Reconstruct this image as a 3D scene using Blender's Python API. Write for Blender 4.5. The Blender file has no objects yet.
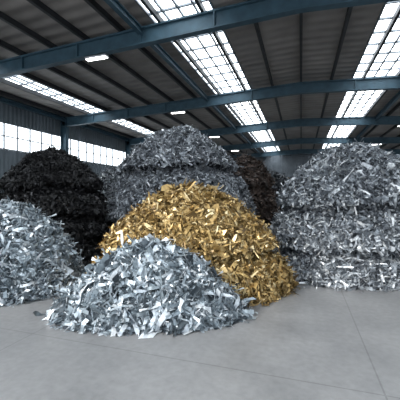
import bpy, math
import numpy as np
from mathutils import Vector
YAW = math.radians(18)
scene = bpy.context.scene

# ------------------------------------------------------------------ materials
def new_mat(name):
    m = bpy.data.materials.new(name); m.use_nodes = True
    nt = m.node_tree
    return m, nt, nt.nodes['Principled BSDF']

def ramp(nt, stops, interp='LINEAR'):
    r = nt.nodes.new('ShaderNodeValToRGB'); cr = r.color_ramp; cr.interpolation = interp
    while len(cr.elements) < len(stops): cr.elements.new(0.5)
    for e, (p, c) in zip(cr.elements, stops):
        e.position = p; e.color = (*c, 1)
    return r

def scrap_mat(name, stops, metallic, rough):
    m, nt, b = new_mat(name)
    a = nt.nodes.new('ShaderNodeAttribute'); a.attribute_name = 'tint'
    r = ramp(nt, stops)
    nt.links.new(a.outputs['Fac'], r.inputs['Fac'])
    tc = nt.nodes.new('ShaderNodeTexCoord')
    n = nt.nodes.new('ShaderNodeTexNoise'); n.inputs['Scale'].default_value = 14
    nt.links.new(tc.outputs['Object'], n.inputs['Vector'])
    mx = nt.nodes.new('ShaderNodeMix'); mx.data_type = 'RGBA'; mx.blend_type = 'MULTIPLY'
    mx.inputs[0].default_value = 0.5
    nr = ramp(nt, [(0.3, (0.6, 0.6, 0.6)), (0.6, (1, 1, 1))])
    nt.links.new(n.outputs['Fac'], nr.inputs['Fac'])
    nt.links.new(r.outputs['Color'], mx.inputs[6]); nt.links.new(nr.outputs['Color'], mx.inputs[7])
    nt.links.new(mx.outputs[2], b.inputs['Base Color'])
    b.inputs['Metallic'].default_value = metallic
    b.inputs['Roughness'].default_value = rough
    return m

def plain_mat(name, col, rough=0.6, metallic=0.0, noise=0.25, scale=3.0):
    m, nt, b = new_mat(name)
    tc = nt.nodes.new('ShaderNodeTexCoord')
    n = nt.nodes.new('ShaderNodeTexNoise'); n.inputs['Scale'].default_value = scale
    n.inputs['Detail'].default_value = 6
    nt.links.new(tc.outputs['Object'], n.inputs['Vector'])
    lo = tuple(c * (1 - noise) for c in col); hi = tuple(min(1, c * (1 + noise)) for c in col)
    r = ramp(nt, [(0.3, lo), (0.7, hi)])
    nt.links.new(n.outputs['Fac'], r.inputs['Fac'])
    nt.links.new(r.outputs['Color'], b.inputs['Base Color'])
    b.inputs['Roughness'].default_value = rough; b.inputs['Metallic'].default_value = metallic
    return m

def emis_mat(name, col, s):
    m, nt, b = new_mat(name)
    b.inputs['Base Color'].default_value = (0.8, 0.85, 0.9, 1)
    b.inputs['Emission Color'].default_value = (*col, 1)
    b.inputs['Emission Strength'].default_value = s
    return m

SILVER = scrap_mat('silver_scrap', [(0, (.04, .05, .06)), (.25, (.20, .245, .275)), (.6, (.46, .53, .58)), (1, (.94, .97, 1))], .42, .35)
GREY = scrap_mat('grey_scrap', [(0, (.045, .05, .06)), (.35, (.20, .225, .25)), (.7, (.46, .49, .52)), (1, (.95, .97, .98))], .38, .38)
MIDG = scrap_mat('mid_grey_scrap', [(0, (.045, .05, .058)), (.4, (.19, .21, .235)), (.8, (.44, .47, .50)), (1, (.85, .87, .9))], .35, .4)
BRASS = scrap_mat('brass_scrap', [(0, (.09, .055, .018)), (.35, (.37, .245, .088)), (.7, (.62, .43, .175)), (1, (.98, .84, .52))], .4, .36)
BLACK = scrap_mat('black_scrap', [(0, (.004, .004, .004)), (.6, (.010, .010, .011)), (.9, (.026, .026, .028)), (1, (.18, .18, .19))], .3, .48)
RUST = scrap_mat('rust_scrap', [(0, (.012, .008, .006)), (.5, (.05, .032, .025)), (.9, (.12, .08, .062)), (1, (.4, .33, .28))], .3, .5)
DARKG = scrap_mat('dark_grey_scrap', [(0, (.015, .016, .02)), (.5, (.07, .08, .09)), (.9, (.2, .21, .23)), (1, (.5, .5, .5))], .3, .5)
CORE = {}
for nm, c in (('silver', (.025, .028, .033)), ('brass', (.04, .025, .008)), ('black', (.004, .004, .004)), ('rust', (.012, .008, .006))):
    CORE[nm] = plain_mat(nm + '_core', c, .9)  # near-black colour paints in the shade between pieces and in tier creases

# ------------------------------------------------------------------ scrap piece templates (all quads)
def strip(nseg, w, fn, tw=0.0):
    v = []; f = []
    for i in range(nseg + 1):
        t = i / nseg
        x, z = fn(t); a = tw * t
        v.append((x, -w * math.cos(a), z - w * math.sin(a)))
        v.append((x, w * math.cos(a), z + w * math.sin(a)))
    for i in range(nseg):
        f.append((2*i, 2*i+1, 2*i+3, 2*i+2))
    return np.array(v, float), np.array(f, int)

TEMPL = []
TEMPL.append(strip(4, .09, lambda t: (t - .5, .26 * math.sin(math.pi * t))))
TEMPL.append(strip(5, .06, lambda t: (1.15 * (t - .5), .12 * math.sin(6 * t)), 2.0))
TEMPL.append(strip(4, .14, lambda t: (.85 * (t - .5), .18 * abs((t * 2) % 1 - .5))))
TEMPL.append(strip(9, .08, lambda t: (.28 * (1 - .3 * t) * math.cos(8 * t), .28 * (1 - .3 * t) * math.sin(8 * t)), 0.5))
TEMPL.append(strip(4, .035, lambda t: (1.5 * (t - .5), .28 * t * t), 0.9))
TEMPL.append(strip(3, .20, lambda t: (.6 * (t - .5), .15 * math.cos(4 * t)), .7))
def grid_plate():
    v = []; r = np.random.default_rng(3)
    for i in range(3):
        for j in range(3):
            v.append(((i - 1) * .42 + r.normal() * .06, (j - 1) * .29 + r.normal() * .06, r.normal() * .09))
    f = [(a, a + 1, a + 4, a + 3) for a in (0, 1, 3, 4)]
    return np.array(v), np.array(f)
TEMPL.append(grid_plate())
def channel():
    v = []; f = []
    for x in (-.6, .6):
        v += [(x, -.10, .10), (x, -.08, 0), (x, .08, 0), (x, .10, .10)]
    for j in range(3): f.append((j, j + 1, j + 5, j + 4))
    return np.array(v), np.array(f)
TEMPL.append(channel())
def tube(n=6, r=.07):
    v = []; f = []
    for x in (-.45, .45):
        for i in range(n):
            a = 2 * math.pi * i / n; v.append((x, r * math.cos(a), r * math.sin(a)))
    for i in range(n): f.append((i, (i + 1) % n, n + (i + 1) % n, n + i))
    return np.array(v), np.array(f)
TEMPL.append(tube())
WEIGHT = np.array([.22, .19, .13, .06, .20, .05, .045, .08, .04]); WEIGHT = WEIGHT / WEIGHT.sum()

def norm(a): return a / np.maximum(np.linalg.norm(a, axis=1, keepdims=True), 1e-9)

def make_pile(name, X, Y, prof, k, n, size, mat, core, spill=0.5, seed=1):
    r_ = np.random.default_rng(seed)
    P = np.array(prof, float)              # (r,h)
    seg = np.linalg.norm(np.diff(P, axis=0), axis=1)
    S = np.concatenate([[0], np.cumsum(seg)])
    hmax = P[0, 1]
    ph = r_.uniform(0, 6.28, 8)
    def surf(s, th, off=0.0):
        r = np.interp(s, S, P[:, 0]); h = np.interp(s, S, P[:, 1])
        e = 1e-3
        dr = np.interp(s + e, S, P[:, 0]) - np.interp(s - e, S, P[:, 0])
        dh = np.interp(s + e, S, P[:, 1]) - np.interp(s - e, S, P[:, 1])
        nr, nz = -dh, dr
        L = np.maximum(np.hypot(nr, nz), 1e-9); nr = nr / L; nz = nz / L
        nz = np.where(s < 0.02, 1, nz)
        q = 1 + .03 * np.sin(2 * th + ph[0]) + .025 * np.sin(3 * th + ph[1] + h) + .016 * np.sin(7 * th + ph[2] + 2.3 * h) + .010 * np.sin(13 * th + ph[3] - 5 * h)
        hh = h + (h / hmax) * .04 * hmax * (.5 * np.sin(2 * th + ph[4]) * np.minimum(r, 1) + .35 * np.sin(5 * th + ph[5]) * np.minimum(r, 1))
        rr = r * q + nr * off
        x = rr * np.cos(th); y = k * rr * np.sin(th); z = hh + nz * off
        N = norm(np.stack([nr * np.cos(th), nr * np.sin(th) / k, nz], 1))
        return np.stack([x, y, z], 1), N
    ca, sa = math.cos(YAW), math.sin(YAW)
    R = np.array([[ca, sa, 0], [-sa, ca, 0], [0, 0, 1]])
    verts = []; faces = []; tints = []; mats = []; base = 0
    NT = 72
    ss = np.unique(np.concatenate([np.linspace(0.01, S[-1], 46), S[1:-1]])); NS = len(ss)
    tt = np.linspace(0, 2 * math.pi, NT, endpoint=False)
    sg, tg = np.meshgrid(ss, tt, indexing='ij')
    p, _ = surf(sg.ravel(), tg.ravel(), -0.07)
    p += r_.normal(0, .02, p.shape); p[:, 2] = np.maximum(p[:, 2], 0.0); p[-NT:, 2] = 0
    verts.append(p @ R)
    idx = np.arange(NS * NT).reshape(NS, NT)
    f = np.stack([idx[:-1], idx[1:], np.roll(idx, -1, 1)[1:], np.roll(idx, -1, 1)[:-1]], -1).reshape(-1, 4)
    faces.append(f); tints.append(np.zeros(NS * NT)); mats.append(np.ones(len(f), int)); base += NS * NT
    pdf_s = np.linspace(0.0, S[-1], 1200); w = np.interp(pdf_s, S, P[:, 0]) + .04
    drs = np.gradient(np.interp(pdf_s, S, P[:, 0]))
    w = np.where(drs < 0, w * .08, w)
    cdf = np.cumsum(w); cdf /= cdf[-1]
    s = np.interp(r_.random(n), cdf, pdf_s); th = r_.uniform(0, 2 * math.pi, n)
    off = r_.uniform(-.06, .06, n)
    pos, N = surf(s, th, off)
    ns = int(n * .02 * spill)
    if ns:
        th2 = r_.uniform(0, 2 * math.pi, ns); q, _ = surf(np.full(ns, S[-1]), th2)
        ex = 1 + np.abs(r_.normal(0, .06 , ns))
        q[:, 0] *= ex; q[:, 1] *= ex; q[:, 2] = .02
        pos = np.vstack([pos, q]); N = np.vstack([N, np.tile([0, 0, 1.], (ns, 1))])
    M = len(pos)
    tilt = np.full((M, 1), .54); tilt[n:] = .12
    Nn = norm(N + tilt * r_.normal(size=(M, 3)))
    T = norm(np.cross(Nn, r_.normal(size=(M, 3)))); B = np.cross(Nn, T)
    sc = size * np.exp(np.clip(r_.normal(0, .38, M), -.8, .7))
    sc[n:] *= .6
    ti = np.clip(r_.beta(1.2, 1.4, M), 0, 1)
    kind = r_.choice(len(TEMPL), M, p=WEIGHT)
    for j, (tv, tf) in enumerate(TEMPL):
        I = np.where(kind == j)[0]
        if not len(I): continue
        st = r_.uniform(.7, 1.35, (len(I), 3))
        lv = tv[None] * st[:, None, :] * sc[I][:, None, None]
        lv = lv + r_.normal(0, .032, lv.shape) * sc[I][:, None, None]
        wv = lv[..., 0:1] * T[I][:, None] + lv[..., 1:2] * B[I][:, None] + lv[..., 2:3] * Nn[I][:, None] + pos[I][:, None]
        wv[..., 2] = np.maximum(wv[..., 2], 0.004)
        nv = tv.shape[0]
        verts.append(wv.reshape(-1, 3) @ R)
        ff = tf[None] + (base + nv * np.arange(len(I)))[:, None, None]
        faces.append(ff.reshape(-1, 4)); tints.append(np.repeat(ti[I], nv))
        mats.append(np.zeros(len(I) * len(tf), int)); base += nv * len(I)
    V = np.vstack(verts).astype(np.float32); F = np.vstack(faces).astype(np.int32)
    me = bpy.data.meshes.new(name)
    me.vertices.add(len(V)); me.vertices.foreach_set('co', V.ravel())
    me.loops.add(F.size); me.loops.foreach_set('vertex_index', F.ravel())
    me.polygons.add(len(F)); me.polygons.foreach_set('loop_start', np.arange(0, F.size, 4, dtype=np.int32))
    me.polygons.foreach_set('material_index', np.concatenate(mats).astype(np.int32))
    at = me.attributes.new('tint', 'FLOAT', 'POINT'); at.data.foreach_set('value', np.concatenate(tints).astype(np.float32))
    me.materials.append(mat); me.materials.append(core)
    me.update(calc_edges=True)
    o = bpy.data.objects.new(name, me); scene.collection.objects.link(o)
    o.location = (X, Y, 0)
    return o

make_pile('silver_scrap_pile', -3.06, 6.02,
    [(0, 1.44), (.4, 1.33), (.85, 1.06), (1.35, .62), (1.70, .28), (1.94, 0)], .56, 10000, .23, SILVER, CORE['silver'], .8, 11)
make_pile('brass_scrap_pile', -2.90, 7.95,
    [(0, 2.72), (.64, 2.54), (1.28, 2.14), (1.8, 1.67), (2.16, 1.25), (2.24, 1.12), (1.84, 1.04), (1.86, .90), (2.4, .70), (2.6, .34), (2.7, 0)], .6, 21000, .19, BRASS, CORE['brass'], .5, 12)
make_pile('silver_scrap_pile', -7.66, 6.46,
    [(0, 2.27), (.6, 2.06), (1.15, 1.58), (1.6, .98), (1.85, .45), (2.0, 0)], .8, 12000, .215, SILVER, CORE['silver'], .8, 13)
make_pile('silver_scrap_pile', 1.57, 11.55,
    [(0, 4.14), (.85, 3.94), (1.5, 3.48), (1.98, 2.95), (2.28, 2.45), (2.36, 2.24), (1.86, 2.16), (1.86, 2.02), (2.42, 1.8), (2.64, 1.3), (2.70, .97), (2.2, .88), (2.2, .74), (2.66, .6), (2.84, .25), (2.9, 0)], .8, 40000, .18, GREY, CORE['silver'], .5, 14)
make_pile('grey_scrap_pile', -5.27, 13.0,
    [(0, 5.48), (1.1, 5.14), (1.9, 4.5), (2.45, 3.9), (2.64, 3.66), (2.1, 3.56), (2.1, 3.36), (2.8, 3.1), (3.2, 2.3), (3.5, 1.58), (3.0, 1.48), (3.0, 1.3), (3.6, 1.0), (3.9, 0)], .8, 44000, .19, MIDG, CORE['silver'], .4, 15)
make_pile('black_scrap_pile', -9.52, 10.05,
    [(0, 4.3), (.9, 4.0), (1.53, 3.42), (1.98, 2.85), (1.6, 2.75), (1.62, 2.62), (2.1, 2.35), (2.36, 1.8), (1.95, 1.7), (1.97, 1.56), (2.36, 1.35), (2.42, 1.0), (2.05, .92), (2.07, .8), (2.45, .6), (2.6, 0)], .85, 30000, .18, BLACK, CORE['black'], .4, 16)
make_pile('rusty_scrap_pile', -3.0, 17.6,
    [(0, 4.75), (.9, 4.2), (1.6, 3.1), (1.3, 2.98), (1.32, 2.85), (1.85, 2.2), (2.0, 1.3), (1.7, 1.2), (2.4, 0)], .8, 12000, .22, RUST, CORE['rust'], .3, 17)
make_pile('dark_scrap_pile', -2.1, 22.6,
    [(0, 4.1), (.9, 3.8), (1.6, 2.8), (1.3, 2.7), (1.35, 2.55), (2.0, 1.5), (2.4, 0)], .8, 6000, .3, DARKG, CORE['black'], .3, 18)
make_pile('brass_scrap_pile', -.8, 28.2,
    [(0, 3.9), (.9, 3.5), (1.6, 2.4), (2.1, 1.2), (2.5, 0)], .8, 5000, .34, BRASS, CORE['brass'], .3, 19)
make_pile('grey_scrap_pile', -10.9, 16.8,
    [(0, 4.2), (.8, 3.9), (1.5, 3.1), (1.2, 3.0), (1.25, 2.85), (2.0, 2.0), (2.3, 1.0), (2.6, 0)], .8, 10000, .23, GREY, CORE['silver'], .3, 20)

# ------------------------------------------------------------------ building shell
STEEL = plain_mat('blue_painted_steel', (.035, .078, .108), .55, .1)
DARKSTEEL = plain_mat('dark_purlin_steel', (.02, .022, .025), .6, .1)
FRAME = plain_mat('skylight_frame_metal', (.14, .16, .18), .5, .2)
SKYL = emis_mat('emissive_skylight_sheet', (.88, .95, 1.0), 5.0)  # sheet emits by itself, standing in for daylight through the roof
WINM = emis_mat('emissive_window_pane', (.88, .95, 1.0), 2.2)  # panes glow on their own in place of daylight from outside

def corrugated(name, col, axis, scale, rough=.6):
    m, nt, b = new_mat(name)
    tc = nt.nodes.new('ShaderNodeTexCoord')
    w = nt.nodes.new('ShaderNodeTexWave'); w.wave_type = 'BANDS'; w.bands_direction = axis
    w.inputs['Scale'].default_value = scale
    n = nt.nodes.new('ShaderNodeTexNoise'); n.inputs['Scale'].default_value = .8; n.inputs['Detail'].default_value = 5
    nt.links.new(tc.outputs['Object'], w.inputs['Vector']); nt.links.new(tc.outputs['Object'], n.inputs['Vector'])
    r = ramp(nt, [(.3, tuple(c * .75 for c in col)), (.7, tuple(c * 1.2 for c in col))])
    nt.links.new(n.outputs['Fac'], r.inputs['Fac'])
    nt.links.new(r.outputs['Color'], b.inputs['Base Color'])
    bp = nt.nodes.new('ShaderNodeBump'); bp.inputs['Strength'].default_value = .8; bp.inputs['Distance'].default_value = .06
    nt.links.new(w.outputs['Fac'], bp.inputs['Height']); nt.links.new(bp.outputs['Normal'], b.inputs['Normal'])
    b.inputs['Roughness'].default_value = rough
    return m
ROOFM = corrugated('corrugated_roof_sheet', (.26, .24, .225), 'Y', .5)
WALLM = corrugated('wall_cladding_blue_grey', (.12, .145, .165), 'Y', 1.0)
WALLB = corrugated('wall_cladding_back', (.13, .15, .17), 'X', 1.0)

def boxes(name, bl, mat):
    V = []; F = []
    for b in bl:
        o = len(V)
        if len(b) == 8: V += [tuple(c) for c in b]
        else:
            x0, x1, y0, y1, z0, z1 = b
            V += [(x0, y0, z0), (x1, y0, z0), (x1, y1, z0), (x0, y1, z0), (x0, y0, z1), (x1, y0, z1), (x1, y1, z1), (x0, y1, z1)]
        for f in ((0, 3, 2, 1), (4, 5, 6, 7), (0, 1, 5, 4), (1, 2, 6, 5), (2, 3, 7, 6), (3, 0, 4, 7)):
            F.append(tuple(o + i for i in f))
    me = bpy.data.meshes.new(name); me.from_pydata(V, [], F); me.materials.append(mat); me.update()
    ob = bpy.data.objects.new(name, me); scene.collection.objects.link(ob); return ob

def empty(name, loc=(0, 0, 0)):
    e = bpy.data.objects.new(name, None); scene.collection.objects.link(e); e.location = loc; return e

W = 18.0; Y0 = -2.0; Y1 = 56.0
EAVE, RIDGE = 8.75, 9.6
def zr(x): return RIDGE - (RIDGE - EAVE) * abs(x) / W
def sloped(x0, x1, y0, y1, dz0, dz1):
    a, b = zr(x0), zr(x1)
    return [(x0, y0, a + dz0), (x1, y0, b + dz0), (x1, y1, b + dz0), (x0, y1, a + dz0),
            (x0, y0, a + dz1), (x1, y0, b + dz1), (x1, y1, b + dz1), (x0, y1, a + dz1)]

# floor : concrete slab
m, nt, b = new_mat('concrete_floor')
tc = nt.nodes.new('ShaderNodeTexCoord')
n1 = nt.nodes.new('ShaderNodeTexNoise'); n1.inputs['Scale'].default_value = .7; n1.inputs['Detail'].default_value = 9; n1.inputs['Roughness'].default_value = .7
n2 = nt.nodes.new('ShaderNodeTexNoise'); n2.inputs['Scale'].default_value = 9; n2.inputs['Detail'].default_value = 6
for n_ in (n1, n2): nt.links.new(tc.outputs['Object'], n_.inputs['Vector'])
r1 = ramp(nt, [(.3, (.175, .178, .183)), (.7, (.285, .286, .29))]); r2 = ramp(nt, [(.3, (.84, .84, .84)), (.65, (1, 1, 1))])
nt.links.new(n1.outputs['Fac'], r1.inputs['Fac']); nt.links.new(n2.outputs['Fac'], r2.inputs['Fac'])
mx = nt.nodes.new('ShaderNodeMix'); mx.data_type = 'RGBA'; mx.blend_type = 'MULTIPLY'; mx.inputs[0].default_value = 1
nt.links.new(r1.outputs['Color'], mx.inputs[6]); nt.links.new(r2.outputs['Color'], mx.inputs[7])
br = nt.nodes.new('ShaderNodeTexBrick'); br.offset = 0; br.inputs['Scale'].default_value = 1
br.inputs['Brick Width'].default_value = 5.6; br.inputs['Row Height'].default_value = 7; br.inputs['Mortar Size'].default_value = .012
br.inputs['Color1'].default_value = (1, 1, 1, 1); br.inputs['Color2'].default_value = (.97, .97, .97, 1); br.inputs['Mortar'].default_value = (.72, .72, .72, 1)
mp = nt.nodes.new('ShaderNodeMapping'); mp.inputs['Location'].default_value = (4.6, 2.6, 0)
nt.links.new(tc.outputs['Object'], mp.inputs['Vector']); nt.links.new(mp.outputs['Vector'], br.inputs['Vector'])
mx2 = nt.nodes.new('ShaderNodeMix'); mx2.data_type = 'RGBA'; mx2.blend_type = 'MULTIPLY'; mx2.inputs[0].default_value = 1
nt.links.new(mx.outputs[2], mx2.inputs[6]); nt.links.new(br.outputs['Color'], mx2.inputs[7])
nt.links.new(mx2.outputs[2], b.inputs['Base Color'])
rr = ramp(nt, [(.3, (.3, .3, .3)), (.7, (.52, .52, .52))]); nt.links.new(n1.outputs['Fac'], rr.inputs['Fac']); nt.links.new(rr.outputs['Color'], b.inputs['Roughness'])
bp = nt.nodes.new('ShaderNodeBump'); bp.inputs['Strength'].default_value = .08
nt.links.new(n2.outputs['Fac'], bp.inputs['Height']); nt.links.new(bp.outputs['Normal'], b.inputs['Normal'])
boxes('floor', [(-W - .3, W + .3, -14, Y1 + .3, -.3, 0)], m)

# walls
WB, WT = 5.4, 7.15
boxes('wall_left', [(-W - .2, -W, Y0, Y1, 0, WB), (-W - .2, -W, Y0, Y1, WT, EAVE + .1)], WALLM)
boxes('wall_right', [(W, W + .2, Y0, Y1, 0, WB), (W, W + .2, Y0, Y1, WT, EAVE + .1)], WALLM)
boxes('wall_back', [(-W, 0, Y1, Y1 + .2, 0, EAVE), (0, W, Y1, Y1 + .2, 0, EAVE), [(-W, Y1, EAVE), (W, Y1, EAVE), (W, Y1 + .2, EAVE), (-W, Y1 + .2, EAVE), (-.1, Y1, RIDGE), (.1, Y1, RIDGE), (.1, Y1 + .2, RIDGE), (-.1, Y1 + .2, RIDGE)]], WALLB)
for i, sx in enumerate((-1, 1)):
    x = sx * W
    win = empty('window_%d' % (i + 1))
    pane = boxes('panes', [(min(x + sx * .06, x + sx * .1), max(x + sx * .06, x + sx * .1), Y0, Y1, WB, WT)], WINM)
    bars = []
    y = Y0
    while y < Y1:
        bars.append((min(x - sx * .03, x + sx * .05), max(x - sx * .03, x + sx * .05), y - .03, y + .03, WB, WT)); y += 1.0
    for z in (WB + .04, (WB + WT) / 2, WT - .04):
        bars.append((min(x - sx * .03, x + sx * .05), max(x - sx * .03, x + sx * .05), Y0, Y1, z - .03, z + .03))
    fr = boxes('mullions', bars, FRAME)
    pane.parent = win; fr.parent = win

# roof sheets + skylights
SK = [(-15.6, -13.8), (-5.5, -3.1), (2.9, 5.2), (13.8, 15.6)]
edges = [-W] + [e for s in SK for e in s] + [W]
bl = []
for i in range(0, len(edges), 2):
    a, c = edges[i], edges[i + 1]
    if a < 0 < c: bl += [sloped(a, 0, Y0, Y1, 0, .12), sloped(0, c, Y0, Y1, 0, .12)]
    else: bl.append(sloped(a, c, Y0, Y1, 0, .12))
ceil_e = empty('ceiling')
boxes('roof_sheets', bl, ROOFM).parent = ceil_e
for i, (a, c) in enumerate(SK):
    e = empty('skylight_%d' % (i + 1)); e.parent = ceil_e
    p = boxes('emissive_sheet', [sloped(a, c, Y0, Y1, .04, .08)], SKYL); p.parent = e
    bars = []
    y = Y0 + .5
    while y < Y1:
        bars.append(sloped(a, c, y - .04, y + .04, -.04, .035)); y += 1.1
    for t in (0, .25, .5, .75, 1):
        x = a + (c - a) * t; bars.append(sloped(x - .035, x + .035, Y0, Y1, -.06, .035))
    q = boxes('glazing_bars', bars, FRAME); q.parent = e

# purlins (run along the hall)
bl = []
for x in np.arange(-17.2, 17.3, 1.72):
    bl.append(sloped(x - .06, x + .06, Y0, Y1, -.24, -.01))
boxes('roof_purlins', bl, DARKSTEEL)

# portal frames : columns + I-section rafters
FY = [2.0, 11.0, 20.0, 29.5, 39.5, 49.0]
for fy in FY:
    pf = empty('portal_frame', (0, fy, 0))
    bl = []
    for x0, x1 in ((-W + .02, 0), (0, W - .02)):
        bl.append(sloped(x0, x1, -.03, .03, -.86, -.24))       # web
        bl.append(sloped(x0, x1, -.15, .15, -.30, -.23))       # flanges
        bl.append(sloped(x0, x1, -.15, .15, -.90, -.84))
    for x in np.arange(-15, 16, 3.0):
        bl.append(sloped(x - .02, x + .02, -.14, .14, -.86, -.28))
    r = boxes('rafter', bl, STEEL); r.parent = pf
    for s in (-1, 1):
        x = s * (W - .3)
        c = boxes('column', [(x - .22, x + .22, -.03, .03, 0, EAVE - .3), (x - .25, x - .19, -.17, .17, 0, EAVE - .3), (x + .19, x + .25, -.17, .17, 0, EAVE - .3), (x - .32, x + .32, -.25, .25, 0, .04)], STEEL)
        c.parent = pf
for x in (-6.0, 6.0, -W + .35, W - .35):
    z = zr(x)
    boxes('tie_beam', [(x - .1, x + .1, Y0, Y1, z - .50, z - .46), (x - .1, x + .1, Y0, Y1, z - .27, z - .23), (x - .02, x + .02, Y0, Y1, z - .47, z - .26)], STEEL)

# linear high-bay lamps
LAMP = emis_mat('lamp_tube', (1, .98, .95), 9)
HOUS = plain_mat('lamp_housing', (.5, .52, .55), .4)
for fy in FY[1:5]:
    for x in (-8.1, 8.1):
        zz = zr(x) - .92
        e = empty('ceiling_lamp', (x, fy, zz))
        a = boxes('housing', [(-.5, .5, -.12, .12, -.10, -.03), (-.35, -.32, -.01, .01, -.03, .03), (.32, .35, -.01, .01, -.03, .03)], HOUS)
        b_ = boxes('tube', [(-.47, .47, -.09, .09, -.13, -.101)], LAMP)
        a.parent = e; b_.parent = e

# ------------------------------------------------------------------ light
w = bpy.data.worlds.new('World'); scene.world = w; w.use_nodes = True
bg = w.node_tree.nodes['Background']; bg.inputs['Color'].default_value = (.85, .92, 1.0, 1); bg.inputs['Strength'].default_value = 1.5
sd = bpy.data.lights.new('sun', 'SUN'); sd.energy = 2.8; sd.angle = math.radians(9); sd.color = (1, .98, .94)
so = bpy.data.objects.new('sun', sd); scene.collection.objects.link(so)
d = Vector((.7, .9, -.62)); so.rotation_euler = d.to_track_quat('-Z', 'Y').to_euler(); so.location = (-5, -10, 12)

cd = bpy.data.cameras.new('camera'); cam = bpy.data.objects.new('camera', cd); scene.collection.objects.link(cam)
cam.location = (0, 0, 2.5); cam.rotation_euler = (math.radians(90), 0, YAW)
cd.sensor_width = 36; cd.lens = 28; cd.shift_y = -.0125; cd.clip_end = 300
scene.camera = cam
scene.view_settings.view_transform = 'Standard'
scene.view_settings.exposure = 0.38
